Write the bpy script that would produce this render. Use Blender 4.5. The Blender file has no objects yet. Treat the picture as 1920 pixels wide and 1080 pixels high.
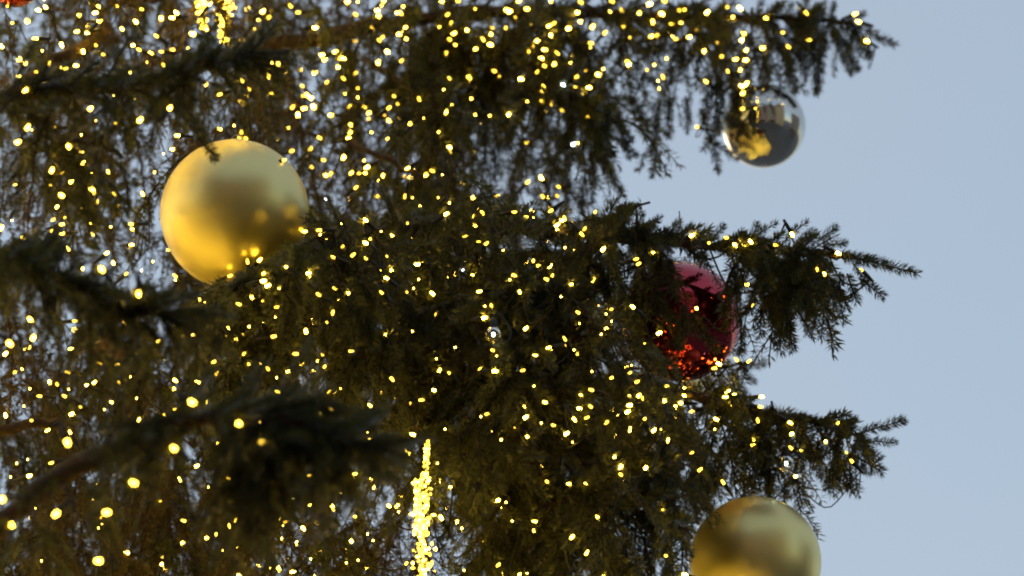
import bpy, math, random
import numpy as np
from mathutils import Vector, Matrix

# ------------------------------------------------------------------ camera, sky, sun, exposure
SC = bpy.context.scene
COL = SC.collection
TH = math.radians(25.0)
DIST = 10.0
FOCUS = Vector((0, 0, 6.0))
FWD = Vector((0, math.cos(TH), math.sin(TH)))
UP = Vector((0, -math.sin(TH), math.cos(TH)))
CAM = FOCUS - FWD * DIST
LENS = 187.5
WID = 36.0 / LENS

cam = bpy.data.objects.new('camera', bpy.data.cameras.new('camera'))
COL.objects.link(cam)
cam.location = CAM
cam.rotation_euler = (math.pi / 2 + TH, 0, 0)
cam.data.lens = LENS
cam.data.sensor_width = 36.0
cam.data.clip_start = 0.1
cam.data.clip_end = 3000.0
cam.data.dof.use_dof = True
cam.data.dof.focus_distance = 9.93
cam.data.dof.aperture_fstop = 3.4
cam.data.dof.aperture_blades = 0
SC.camera = cam

SUN_EL, SUN_AZ = math.radians(4.0), math.radians(322.0)
world = bpy.data.worlds.new('World')
SC.world = world
world.use_nodes = True
wt = world.node_tree
sky = wt.nodes.new('ShaderNodeTexSky')
sky.sky_type = 'NISHITA'
sky.sun_disc = False
sky.sun_elevation = SUN_EL
sky.sun_rotation = SUN_AZ
sky.air_density = 1.0
sky.dust_density = 0.5
sky.ozone_density = 1.6
# thin even overcast over the clear dusk sky
veil = wt.nodes.new('ShaderNodeMix')
veil.data_type = 'RGBA'
veil.inputs['Factor'].default_value = 0.6
veil.inputs['B'].default_value = (1.26, 1.38, 1.62, 1)
wtc = wt.nodes.new('ShaderNodeTexCoord')
wnz = wt.nodes.new('ShaderNodeTexNoise')
wnz.inputs['Scale'].default_value = 7.0
wnz.inputs['Detail'].default_value = 3.0
wmr = wt.nodes.new('ShaderNodeMapRange')
wmr.inputs['To Min'].default_value = 0.42
wmr.inputs['To Max'].default_value = 0.78
wt.links.new(wtc.outputs['Generated'], wnz.inputs['Vector'])
wt.links.new(wnz.outputs['Fac'], wmr.inputs['Value'])
wt.links.new(wmr.outputs['Result'], veil.inputs['Factor'])
wt.links.new(sky.outputs[0], veil.inputs['A'])
wt.links.new(veil.outputs['Result'], wt.nodes['Background'].inputs[0])
wt.nodes['Background'].inputs[1].default_value = 0.15

sun = bpy.data.objects.new('sun', bpy.data.lights.new('sun', 'SUN'))
COL.objects.link(sun)
sun.data.energy = 0.1
sun.data.angle = math.radians(20)
sun.data.color = (1.0, 0.93, 0.85)
sdir = Vector((math.sin(SUN_AZ) * math.cos(SUN_EL), math.cos(SUN_AZ) * math.cos(SUN_EL), math.sin(SUN_EL)))
sun.rotation_euler = (-sdir).to_track_quat('-Z', 'Y').to_euler()

SC.view_settings.view_transform = 'Standard'
SC.view_settings.look = 'None'
SC.view_settings.gamma = 1.0
SC.view_settings.exposure = 1.35
SC.render.engine = 'CYCLES'
SC.cycles.use_denoising = True
SC.cycles.max_bounces = 4
SC.cycles.use_adaptive_sampling = True
SC.cycles.adaptive_threshold = 0.02
SC.cycles.diffuse_bounces = 2
SC.cycles.glossy_bounces = 3
SC.cycles.transmission_bounces = 4
SC.cycles.sample_clamp_indirect = 4.0
SC.cycles.use_light_tree = True
SC.cycles.filter_width = 2.1

RNG = np.random.default_rng(11)
rnd = random.Random(5)


def P(px, py, Y):
    """point of the photograph (1920x1080) at the world depth Y"""
    d = FWD + Vector((1, 0, 0)) * ((px - 960) / 1920 * WID) + UP * ((540 - py) / 1920 * WID)
    t = (Y - CAM.y) / d.y
    return CAM + d * t


def to_px(p):
    v = Vector(p) - CAM
    z = v.dot(FWD)
    return 960 + v.x / z / WID * 1920, 540 - v.dot(UP) / z / WID * 1920, z


# ------------------------------------------------------------------ materials
def mat(name):
    m = bpy.data.materials.new(name)
    m.use_nodes = True
    return m, m.node_tree, m.node_tree.nodes['Principled BSDF']


def noise_col(nt, b, c0, c1, scale, coord='Object', detail=4.0, lo=0.35, hi=0.65, sock='Base Color'):
    tc = nt.nodes.new('ShaderNodeTexCoord')
    nz = nt.nodes.new('ShaderNodeTexNoise')
    nz.inputs['Scale'].default_value = scale
    nz.inputs['Detail'].default_value = detail
    cr = nt.nodes.new('ShaderNodeValToRGB')
    cr.color_ramp.elements[0].position = lo
    cr.color_ramp.elements[1].position = hi
    cr.color_ramp.elements[0].color = (*c0, 1)
    cr.color_ramp.elements[1].color = (*c1, 1)
    nt.links.new(tc.outputs[coord], nz.inputs['Vector'])
    nt.links.new(nz.outputs['Fac'], cr.inputs['Fac'])
    nt.links.new(cr.outputs['Color'], b.inputs[sock])
    return nz


def needle_mat(name, c0, c1, rough=0.36):
    m, nt, b = mat(name)
    noise_col(nt, b, c0, c1, 9.0)
    b.inputs['Roughness'].default_value = rough
    b.inputs['Specular IOR Level'].default_value = 0.55
    tr = nt.nodes.new('ShaderNodeBsdfTranslucent')
    tr.inputs[0].default_value = (c1[0] * 1.3, c1[1] * 1.3, c1[2], 1)
    mx = nt.nodes.new('ShaderNodeMixShader')
    mx.inputs[0].default_value = 0.28
    nt.links.new(b.outputs[0], mx.inputs[1])
    nt.links.new(tr.outputs[0], mx.inputs[2])
    nt.links.new(mx.outputs[0], nt.nodes['Material Output'].inputs[0])
    return m


def bark_mat(name, c0, c1):
    m, nt, b = mat(name)
    nz = noise_col(nt, b, c0, c1, 60.0)
    b.inputs['Roughness'].default_value = 0.85
    bp = nt.nodes.new('ShaderNodeBump')
    bp.inputs['Strength'].default_value = 0.7
    bp.inputs['Distance'].default_value = 0.004
    nt.links.new(nz.outputs['Fac'], bp.inputs['Height'])
    nt.links.new(bp.outputs[0], b.inputs['Normal'])
    return m


def emit_mat(name, col, strength):
    m = bpy.data.materials.new(name)
    m.use_nodes = True
    nt = m.node_tree
    nt.nodes.clear()
    e = nt.nodes.new('ShaderNodeEmission')
    e.inputs[0].default_value = (*col, 1)
    e.inputs[1].default_value = strength
    o = nt.nodes.new('ShaderNodeOutputMaterial')
    nt.links.new(e.outputs[0], o.inputs[0])
    return m


def simple(name, col, rough=0.5, metal=0.0, coat=0.0, spec=0.5):
    m, nt, b = mat(name)
    b.inputs['Base Color'].default_value = (*col, 1)
    b.inputs['Roughness'].default_value = rough
    b.inputs['Metallic'].default_value = metal
    b.inputs['Coat Weight'].default_value = coat
    b.inputs['Coat Roughness'].default_value = 0.03
    b.inputs['Specular IOR Level'].default_value = spec
    return m


M_NEEDLE = needle_mat('spruce_needle', (0.046, 0.060, 0.029), (0.110, 0.116, 0.047))
M_OLD_SHADED = needle_mat('old_shaded_needle', (0.052, 0.038, 0.018), (0.110, 0.080, 0.034), 0.5)  # brown old growth, with the shade of the interior put into the colour
M_TWIG = bark_mat('twig_bark', (0.030, 0.020, 0.013), (0.068, 0.044, 0.026))
M_BARK = bark_mat('bough_bark', (0.020, 0.013, 0.009), (0.080, 0.044, 0.023))
M_WIRE = simple('cable_plastic', (0.012, 0.013, 0.010), 0.45)
WARM = (1.0, 0.62, 0.06)
M_WARM = emit_mat('warm_led', WARM, 24.0)
M_MID = emit_mat('warm_led_mid', (1.0, 0.62, 0.05), 12.0)
M_DIM = emit_mat('warm_led_dim', (1.0, 0.58, 0.04), 4.0)
M_COOL = emit_mat('white_led', (0.80, 0.92, 1.0), 9.0)


def satin(name, col, rough):
    m, nt, b = mat(name)
    nz = noise_col(nt, b, tuple(c * 0.95 for c in col), tuple(min(1, c * 1.04) for c in col), 5.0)
    b.inputs['Metallic'].default_value = 1.0
    b.inputs['Roughness'].default_value = rough
    return m


M_GOLD = satin('satin_gold', (0.84, 0.73, 0.31), 0.40)
M_CHAMP = satin('mirror_champagne', (0.64, 0.64, 0.59), 0.03)
M_RED = satin('mirror_red', (0.47, 0.025, 0.05), 0.04)
M_RED.node_tree.nodes['Principled BSDF'].inputs['Coat Weight'].default_value = 0.6
M_RED.node_tree.nodes['Principled BSDF'].inputs['Coat Roughness'].default_value = 0.02
M_CAP = simple('cap_metal', (0.6, 0.58, 0.52), 0.3, 1.0)


# ------------------------------------------------------------------ mesh helpers
def mesh_np(name, V, F, mi=None, mats=(), smooth=True):
    me = bpy.data.meshes.new(name)
    V = np.asarray(V, np.float32)
    F = np.asarray(F, np.int32)
    me.vertices.add(len(V))
    me.vertices.foreach_set('co', V.ravel())
    k = F.shape[1]
    me.loops.add(F.size)
    me.loops.foreach_set('vertex_index', F.ravel())
    me.polygons.add(len(F))
    me.polygons.foreach_set('loop_start', np.arange(0, F.size, k, dtype=np.int32))
    me.polygons.foreach_set('loop_total', np.full(len(F), k, np.int32))
    if mi is not None:
        me.polygons.foreach_set('material_index', np.asarray(mi, np.int32))
    me.polygons.foreach_set('use_smooth', np.full(len(F), smooth, bool))
    for m in mats:
        me.materials.append(m)
    me.update(calc_edges=True)
    return me


def link(name, data, parent=None, loc=None, world=None):
    o = bpy.data.objects.new(name, data)
    COL.objects.link(o)
    if parent is not None:
        o.parent = parent
        o.matrix_parent_inverse = Matrix.Translation(-WORLD_LOC.get(parent.name, Vector((0, 0, 0))))
    if world is not None:
        o.matrix_basis = world
    elif loc is not None:
        o.location = loc
    WORLD_LOC[o.name] = Vector((0, 0, 0))
    return o


WORLD_LOC = {}


def empty(name, loc, label=None, cat=None, group=None):
    o = bpy.data.objects.new(name, None)
    COL.objects.link(o)
    o.location = loc
    o.empty_display_size = 0.05
    WORLD_LOC[o.name] = Vector(loc)
    tag(o, label, cat, group)
    return o


def tag(o, label=None, cat=None, group=None, kind=None):
    if label: o['label'] = label
    if cat: o['category'] = cat
    if group: o['group'] = group
    if kind: o['kind'] = kind
    return o


def tube_np(pts, radii, sides=6, cap=True):
    """tube round a polyline, triangles"""
    pts = np.asarray(pts, float)
    n = len(pts)
    radii = np.asarray(radii, float) * np.ones(n)
    tan = np.gradient(pts, axis=0)
    tan /= np.linalg.norm(tan, axis=1)[:, None] + 1e-9
    ref = np.array([0.31, 0.87, 0.38])
    a = np.cross(tan, ref)
    a /= np.linalg.norm(a, axis=1)[:, None] + 1e-9
    b = np.cross(tan, a)
    ang = np.arange(sides) * 2 * np.pi / sides
    V = (pts[:, None, :] + radii[:, None, None] * (np.cos(ang)[None, :, None] * a[:, None, :] + np.sin(ang)[None, :, None] * b[:, None, :])).reshape(-1, 3)
    F = []
    for i in range(n - 1):
        for j in range(sides):
            p, q = i * sides + j, i * sides + (j + 1) % sides
            F.append((p, q, q + sides)); F.append((p, q + sides, p + sides))
    if cap:
        for j in range(1, sides - 1):
            F.append((0, j + 1, j))
            e = (n - 1) * sides
            F.append((e, e + j, e + j + 1))
    return V, np.array(F, np.int32)


def smooth_poly(pts, n):
    """Catmull-Rom resample"""
    pts = np.asarray(pts, float)
    m = len(pts)
    out = []
    ext = np.vstack([2 * pts[0] - pts[1], pts, 2 * pts[-1] - pts[-2]])
    for t in np.linspace(0, m - 1 - 1e-6, n):
        i = int(t); f = t - i
        p0, p1, p2, p3 = ext[i:i + 4]
        out.append(0.5 * (2 * p1 + (p2 - p0) * f + (2 * p0 - 5 * p1 + 4 * p2 - p3) * f * f + (-p0 + 3 * p1 - 3 * p2 + p3) * f ** 3))
    return np.array(out)


def joined(parts):
    Vs, Fs, Ms, off = [], [], [], 0
    for V, F, m in parts:
        Vs.append(V); Fs.append(F + off); Ms.append(np.full(len(F), m, np.int32) if np.isscalar(m) else m)
        off += len(V)
    return np.vstack(Vs), np.vstack(Fs), np.concatenate(Ms)


def lathe(profile, seg=32):
    V, F = [], []
    n = len(profile)
    for k in range(seg):
        a = 2 * math.pi * k / seg
        for r, z in profile:
            V.append((r * math.cos(a), r * math.sin(a), z))
    for k in range(seg):
        for i in range(n - 1):
            p, q = k * n + i, ((k + 1) % seg) * n + i
            F.append((p, q, q + 1)); F.append((p, q + 1, p + 1))
    return np.array(V), np.array(F, np.int32)


# ------------------------------------------------------------------ spruce sprays
def needles(pts, dens, nl, rng, ang=50, start=0.0, w=0.00085, low=False):
    pts = np.asarray(pts, float)
    seg = np.linalg.norm(np.diff(pts, axis=0), axis=1)
    L = seg.sum()
    n = max(3, int(dens * L * (1 - start)))
    s = np.sort(rng.uniform(start, 1.0, n)) * L
    cum = np.concatenate([[0], np.cumsum(seg)])
    base = np.stack([np.interp(s, cum, pts[:, k]) for k in range(3)], 1)
    tn = np.gradient(pts, axis=0)
    tan = np.stack([np.interp(s, cum, tn[:, k]) for k in range(3)], 1)
    tan /= np.linalg.norm(tan, axis=1)[:, None]
    r = rng.normal(size=(n, 3))
    rad = np.cross(tan, r); rad /= np.linalg.norm(rad, axis=1)[:, None] + 1e-9
    # terminal needles lean forward more
    fr = s / L
    a = np.radians(ang + rng.normal(0, 9, n) - 26 * np.clip((fr - 0.85) / 0.15, 0, 1))
    d = np.cos(a)[:, None] * tan + np.sin(a)[:, None] * rad
    d[:, 2] += 0.10
    d /= np.linalg.norm(d, axis=1)[:, None]
    ln = nl * rng.uniform(0.72, 1.12, n) * (1 - 0.25 * np.clip((fr - 0.9) / 0.1, 0, 1))
    u = np.cross(d, tan); u /= np.linalg.norm(u, axis=1)[:, None] + 1e-9
    v = np.cross(d, u)
    mid = base + d * ln[:, None] * 0.45 + rad * ln[:, None] * 0.03
    tip = base + d * ln[:, None]
    V = np.empty((n, 4, 3))
    V[:, 0] = mid + u * w
    V[:, 1] = base
    V[:, 2] = mid - u * w + v * w * 0.8
    V[:, 3] = tip
    V = V.reshape(-1, 3)
    i = np.arange(n)[:, None] * 4
    F = np.concatenate([i + [0, 1, 2], i + [0, 2, 3]], 0)
    if low:
        return V, F.astype(np.int32)
    # third face closes the blade so it has thickness
    V2 = np.array(mid + v * w * 1.6)
    off = len(V)
    V = np.vstack([V, V2])
    j = np.arange(n)[:, None]
    F = np.concatenate([F, np.hstack([i + 1, i + 0, off + j]), np.hstack([i + 0, i + 3, off + j])], 0)
    return V, F.astype(np.int32)


def grow(p0, d0, L, n, rng, grav=0.0, jit=0.05, target=None):
    pts = [np.array(p0, float)]
    d = np.array(d0, float); d /= np.linalg.norm(d)
    for i in range(n):
        d = d + rng.normal(0, jit, 3) + np.array([0, 0, -grav / n])
        if target is not None:
            d = d + np.array(target) * (2.2 / n)
        d /= np.linalg.norm(d)
        pts.append(pts[-1] + d * L / n)
    return np.array(pts)


def spray(kind, L, seed, nd=1.0, low=False, w=0.00095, nls=1.0):
    rng = np.random.default_rng(seed)
    axes = []   # pts, r0, dens, needle len, start
    if kind == 'hang':
        main = grow((0, 0, 0), (0.8, 0, -0.45), L, 12, rng, 0, 0.03, (0, 0, -1))
        axes.append((main, 0.0026, 1100, 0.0172, 0.04))
        ns = max(3, int(L / 0.042))
        for k in range(ns):
            u = 0.05 + 0.83 * (k + rng.uniform(-.3, .3)) / ns
            u = min(.95, max(.02, u))
            i = min(11, int(u * 12))
            T = main[i + 1] - main[i]; T /= np.linalg.norm(T)
            az = (math.pi / 2 if k % 2 else -math.pi / 2) + rng.normal(0, 0.6)
            S = np.array([math.cos(az), math.sin(az), 0.05])
            l = (0.05 + 0.16 * min(L, .4) / .4 * (1 - u) ** 0.6) * rng.uniform(0.6, 1.15)
            sh = grow(main[i] + (main[i + 1] - main[i]) * (u * 12 - i), 0.62 * T + 0.72 * S, l, 6, rng, 0.95, 0.035)
            axes.append((sh, 0.0017, 1350, 0.0195, 0.02))
            if l > 0.10:
                for q in range(rng.integers(1, 3)):
                    t2 = sh[2 + q] - sh[1 + q]; t2 /= np.linalg.norm(t2)
                    s2 = np.cross(t2, rng.normal(size=3)); s2 /= np.linalg.norm(s2)
                    axes.append((grow(sh[1 + q], 0.8 * t2 + 0.6 * s2, l * rng.uniform(.4, .6), 4, rng, 0.6, 0.03), 0.0013, 1350, 0.0185, 0.02))
    elif kind == 'strand':
        main = grow((0, 0, 0), (0.3, 0, -0.9), L, 14, rng, 0, 0.03, (0, 0, -1))
        axes.append((main, 0.0022, 900, 0.0135, 0.02))
        ns = int(L / 0.055)
        for k in range(ns):
            u = 0.03 + 0.85 * (k + rng.uniform(-.3, .3)) / ns
            u = min(.95, max(.02, u))
            i = min(13, int(u * 14))
            T = main[i + 1] - main[i]; T /= np.linalg.norm(T)
            az = rng.uniform(0, 6.283)
            S = np.array([math.cos(az), math.sin(az), 0])
            l = rng.uniform(0.05, 0.15) * (1.1 - 0.5 * u)
            axes.append((grow(main[i], 0.75 * T + 0.55 * S, l, 5, rng, 1.2, 0.03), 0.0014, 1000, 0.0135, 0.02))
    elif kind == 'tip':
        main = grow((0, 0, 0), (1, 0, 0), L, 8, rng, 0.05, 0.02)
        axes.append((main, 0.003, 1600, 0.0205, 0.0))
        ns = int(L / 0.034)
        for k in range(ns):
            u = 0.05 + 0.72 * k / ns
            i = min(7, int(u * 8))
            az = (k % 3 - 1) * 1.45 + (math.pi if k % 2 else 0) + rng.normal(0, 0.4)
            S = np.array([0, math.cos(az), math.sin(az) * 0.7 - 0.25])
            l = (0.05 + 0.09 * (1 - u)) * rng.uniform(0.7, 1.15)
            axes.append((grow(main[i] + (main[i + 1] - main[i]) * (u * 8 - i), (0.78, 0.62 * S[1], 0.62 * S[2]), l, 5, rng, 0.4, 0.03), 0.0018, 1600, 0.0195, 0.02))
    elif kind == 'shoot':
        main = grow((0, 0, 0), (1, 0, 0), L, 7, rng, 0.1, 0.03)
        axes.append((main, 0.0023, 2400, 0.0190, 0.0))
        if L > 0.12 and rng.random() < .45:
            for q in range(rng.integers(1, 3)):
                i = rng.integers(1, 5)
                az = rng.uniform(0, 6.283)
                axes.append((grow(main[i], (0.8, 0.6 * math.cos(az), 0.6 * math.sin(az)), L * rng.uniform(.35, .5), 4, rng, 0.3, 0.03), 0.0016, 1700, 0.0185, 0.02))
    parts = []
    for ia, (pts, r0, dens, nl, st) in enumerate(axes):
        q = pts if not low else pts[::2] if len(pts) % 2 else np.vstack([pts[::2], pts[-1:]])
        V, F = tube_np(q, np.linspace(r0, r0 * 0.45, len(q)), 3 if low else 4, not low)
        if not low or ia == 0 or (nd > .1 and r0 > .0015): parts.append((V, F, 0))
        V, F = needles(pts, dens * nd, nl * nls, rng, 57 if kind != 'strand' else 46, st, w, low)
        parts.append((V, F, 1))
    return joined(parts)


LIB = {}
SPEC = {'hang': [(.14, 4), (.22, 6), (.32, 6), (.44, 6)], 'strand': [(.3, 4), (.45, 5), (.6, 5)],
        'tip': [(.16, 3), (.24, 4)], 'shoot': [(.06, 3), (.1, 4), (.15, 4), (.2, 4)]}
for kind, lst in SPEC.items():
    LIB[kind] = []
    for L, cnt in lst:
        for c in range(cnt):
            sd = 1000 + len(LIB[kind]) * 7 + len(kind) * 131
            V, F, mi = spray(kind, L, sd)
            LIB[kind].append(dict(L=L, V=V, F=F, mi=mi, me=None, low=spray(kind, L, sd, 0.62 if kind == 'shoot' else 0.46, True, 0.0013 if kind == 'shoot' else 0.0015)))


def pick(kind, L):
    lib = LIB[kind]
    best = min(abs(math.log(v['L'] / L)) for v in lib)
    c = [v for v in lib if abs(abs(math.log(v['L'] / L)) - best) < 1e-6]
    v = rnd.choice(c)
    return v, max(0.72, min(1.35, L / v['L']))


def rot_hang(az, tilt=0.16):
    return (Matrix.Rotation(rnd.gauss(0, tilt), 3, 'X') @ Matrix.Rotation(rnd.gauss(0, tilt), 3, 'Y') @ Matrix.Rotation(az, 3, 'Z'))


def rot_dir(d):
    d = Vector(d).normalized()
    s = d.cross(Vector((0, 0, 1)))
    if s.length < 1e-3: s = Vector((0, 1, 0))
    s.normalize()
    u = s.cross(d)
    m = Matrix((d, -s, u)).transposed()
    return m @ Matrix.Rotation(rnd.uniform(-0.5, 0.5), 3, 'X')


# ------------------------------------------------------------------ ground and square
def ground():
    m, nt, b = mat('granite_paving')
    tc = nt.nodes.new('ShaderNodeTexCoord')
    br = nt.nodes.new('ShaderNodeTexBrick')
    br.inputs['Scale'].default_value = 1.0
    br.inputs['Color1'].default_value = (0.10, 0.10, 0.105, 1)
    br.inputs['Color2'].default_value = (0.14, 0.135, 0.13, 1)
    br.inputs['Mortar'].default_value = (0.05, 0.05, 0.05, 1)
    br.inputs['Mortar Size'].default_value = 0.01
    nt.links.new(tc.outputs['Object'], br.inputs['Vector'])
    nt.links.new(br.outputs['Color'], b.inputs['Base Color'])
    b.inputs['Roughness'].default_value = 0.6
    me = mesh_np('ground', [(-900, -900, 0), (900, -900, 0), (900, 900, 0), (-900, 900, 0)], [(0, 1, 2, 3)], None, [m], False)
    return tag(link('ground', me), kind='structure')


ground()

# ------------------------------------------------------------------ the spruce
TRUNK = Vector((-1.30, 0.75, 0))
tree = empty('spruce_tree', TRUNK, 'tall dark green spruce hung with warm lights and large baubles', 'tree')


def add_trunk():
    z = np.linspace(0, 11.8, 30)
    pts = np.stack([TRUNK.x + 0.02 * np.sin(z), TRUNK.y + 0.02 * np.cos(z * 1.3), z], 1)
    V, F = tube_np(pts, np.interp(z, [0, 11.8], [0.17, 0.012]), 14)
    link('trunk', mesh_np('trunk', V, F, None, [M_BARK]), tree)


add_trunk()
N_TWIG = [0]
FILL = []          # (variant, 3x3*scale, location)


def bough(pts, r0, r1, n=24, sides=8, bump=0.12):
    W = smooth_poly([P(*p) if len(p) == 3 and not isinstance(p, Vector) else p for p in pts], n)
    W[1:-1] += RNG.normal(0, 0.004, (n - 2, 3))
    rr = np.linspace(r0, r1, n) * (1 + RNG.normal(0, bump, n))
    V, F = tube_np(W, rr, sides)
    o = link('bough', mesh_np('bough', V, F, None, [M_BARK]), tree)
    return o, W


# patches of bauble that the foliage leaves uncovered: x, y, rx, ry, only sprays nearer than Y
CLEAR = [(1294, 515, 14, 22, .12), (1340, 580, 24, 44, .12), (1250, 680, 56, 20, .12), (1215, 648, 26, 30, .12), (1450, 240, 55, 62, 1.0),
         (540, 82, 45, 6, .9), (610, 66, 45, 6, .9), (680, 52, 45, 6, .9), (750, 40, 40, 5, .9), (925, 255, 15, 34, 9), (995, 330, 16, 50, 9), (1062, 372, 10, 20, 9), (880, 125, 6, 16, 9), (1158, 1030, 6, 50, 9), (1255, 1050, 10, 34, 9), (1300, 950, 8, 12, 9), (1405, 1050, 100, 100, .2), (735, 285, 18, 34, 9), (1118, 100, 11, 26, 9)]
G1_CLEAR = [(435, 385, 128, 110, -.1), (395, 470, 60, 50, -.1)]


OLD_SHADED = [False]


def put(parent, kind, L, loc, R, keep=False):
    """one spray: a sub-part of its bough, or part of the inner mass when parent is None"""
    v, s = pick(kind, L)
    if not keep:
        end = v['V'][:3].mean(0) if False else np.array(R) @ np.array((1, 0, 0) if kind in ('shoot', 'tip') else (.12, 0, -.98)) * v['L'] * s
        for t in (0, .25, .5, .75, 1.0):
            x, y, d = to_px(Vector(loc) + Vector(end) * t)
            for gx, gy, rx, ry, gY in CLEAR + G1_CLEAR:
                mg = 24 if gY == .12 and kind in ('hang', 'tip') else 10
                if loc[1] < gY and ((x - gx) / (rx + mg)) ** 2 + ((y - gy) / (ry + mg)) ** 2 < 1:
                    return
    if parent is None:
        FILL.append((v, np.array(R) * s, np.array(loc), OLD_SHADED[0]))
        return
    if v['me'] is None:
        v['me'] = mesh_np('twig', v['V'], v['F'], v['mi'], [M_TWIG, M_NEEDLE])
    link('twig', v['me'], parent, world=Matrix.Translation(loc) @ (R.to_4x4()) @ Matrix.Scale(s, 4))
    N_TWIG[0] += 1


def shoot(parent, x0, y0, x1, y1, Y, dY=0.0, kind='shoot'):
    a, b = P(x0, y0, Y), P(x1, y1, Y + dY)
    put(parent, kind, (b - a).length, a, rot_dir(b - a), True)


def crop(ox, oy, rows):
    return [tuple((ox + r[i] / 3 if i % 2 == 0 else oy + r[i] / 3) for i in range(4)) for r in rows]


def hang_along(parent, W, u0, u1, n, L0, L1, spread=0.05, kinds=('hang',), dz=0.0, jitter_len=0.25):
    for k in range(n):
        u = u0 + (u1 - u0) * (k + rnd.uniform(0.1, 0.9)) / n
        f = u * (len(W) - 1); i = min(len(W) - 2, int(f))
        p = Vector(W[i]) * (1 - f + i) + Vector(W[i + 1]) * (f - i)
        q = p + Vector((rnd.gauss(0, spread * .5), rnd.gauss(0, spread), dz - abs(rnd.gauss(0, spread * .3))))
        L = (L0 + (L1 - L0) * (k + .5) / n) * (1 + rnd.uniform(-jitter_len, jitter_len))
        put(parent, rnd.choice(kinds), L, q, rot_hang(rnd.uniform(0, 6.283)))


def clothe(W, u0, u1, n, l0, l1, kind='shoot', up=0.35, parent=None):
    for k in range(n):
        u = u0 + (u1 - u0) * (k + rnd.random()) / n
        f = u * (len(W) - 1); i = min(len(W) - 2, int(f))
        p = Vector(W[i]).lerp(Vector(W[i + 1]), f - i)
        t = Vector(W[i + 1]) - Vector(W[i]); t.normalize()
        d = t * rnd.uniform(.3, 1.0) + Vector((0, rnd.gauss(0, .8), rnd.gauss(up - .25, .5)))
        if d.z > 0: d.z *= .7
        put(parent, kind, rnd.uniform(l0, l1), p, rot_dir(d), parent is None and kind == 'shoot' and l1 < .09)


# --- top bough
b1, W1 = bough([(360, 120, 0.85), (480, 92, .9), (600, 70, .92), (720, 46, .92), (850, 26, .92), (1000, 26, .92), (1150, 28, .93), (1300, 34, .95), (1450, 36, .95), (1560, 40, .95), (1602, 46, .95)], 0.021, 0.0045, 36)
for r in crop(1280, 0, [(960, 140, 1195, 262), (900, 110, 1050, 310), (820, 130, 990, 385), (790, 130, 820, 510), (700, 120, 780, 500), (640, 130, 700, 440),
                        (830, 110, 845, 25), (930, 120, 1010, 70), (660, 110, 690, -10), (560, 110, 590, 55), (420, 100, 430, 40), (470, 200, 640, 400),
                        (960, 150, 1055, 300), (560, 160, 660, 330), (880, 180, 990, 390)]):
    shoot(b1, *r, 0.95)
for r in [(1236, 190, 1213, 330), (1312, 205, 1358, 314), (1140, 250, 1195, 290), (1130, 190, 1185, 262), (1105, 280, 1130, 378), (1285, 180, 1300, 245), (1060, 300, 1075, 400),
          (1160, 200, 1160, 300), (1180, 180, 1215, 250), (1255, 180, 1250, 260),  (1095, 330, 1090, 400), (1130, 300, 1165, 370)]:
    shoot(b1, *r, 0.9)
for r in [(1345, 130, 1335, 255), (1368, 110, 1362, 235), (1385, 120, 1378, 215), (1355, 150, 1360, 250), (1395, 90, 1405, 180), (1330, 140, 1322, 230), (1430, 100, 1450, 165), (1470, 90, 1495, 165)]:
    shoot(b1, *r, 0.82)
hang_along(b1, W1, 0.52, 0.80, 14, 0.20, 0.15, 0.05)
hang_along(b1, W1, 0.36, 0.56, 10, 0.36, 0.26, 0.07)
hang_along(b1, W1, 0.80, 0.93, 8, 0.11, 0.09, 0.03)
hang_along(None, W1, 0.40, 0.82, 24, 0.24, 0.14, 0.08)
hang_along(None, W1, 0.30, 0.56, 30, 0.40, 0.30, 0.12)
clothe(W1, 0.45, 0.86, 60, 0.06, 0.089)

# --- middle bough, the one in focus
b2, W2 = bough([(700, 430, 0.62), (800, 415, 0.4), (900, 420, .2), (1020, 432, .07), (1150, 440, 0.02), (1300, 456, 0), (1430, 466, 0), (1540, 478, 0), (1580, 480, 0)], 0.017, 0.0045, 30)
shoot(b2, 1575, 480, 1722, 502, 0, 0, 'shoot')
for r in crop(1280, 360, [(880, 350, 1180, 385), (760, 275, 857, 190), (790, 300, 905, 280), (640, 290, 712, 225), (380, 290, 402, 212), (150, 280, 185, 235), (700, 440, 837, 592),
                          (885, 450, 872, 592), (925, 460, 990, 610), (1000, 490, 1138, 580), (960, 400, 1035, 500), (650, 470, 742, 690), (620, 620, 740, 808),
                          (600, 740, 632, 892), (540, 690, 552, 890), (440, 640, 452, 812), (330, 730, 312, 905), (690, 520, 748, 685), (560, 480, 600, 760), (480, 500, 500, 760), (700, 380, 830, 420)]):
    shoot(b2, *r, rnd.uniform(-.05, .03))
for r in [(1160, 432, 1172, 396), (1190, 436, 1200, 402), (1215, 440, 1232, 408), (1250, 446, 1270, 418), (1180, 440, 1150, 408), (900, 425, 905, 395), (760, 425, 722, 402), (1040, 432, 1022, 398), (830, 420, 850, 395)]:
    shoot(b2, *r, rnd.uniform(-.06, .02))
hang_along(b2, W2, 0.62, 0.90, 16, 0.17, 0.15, 0.04)
hang_along(b2, W2, 0.34, 0.68, 16, 0.30, 0.24, 0.08)
hang_along(b2, W2, 0.04, 0.36, 6, 0.36, 0.32, 0.08)
hang_along(None, W2, 0.60, 0.86, 18, 0.19, 0.15, 0.06)
hang_along(None, W2, 0.10, 0.66, 20, 0.34, 0.26, 0.10)
clothe(W2, 0.1, 0.84, 80, 0.06, 0.089)
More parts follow.
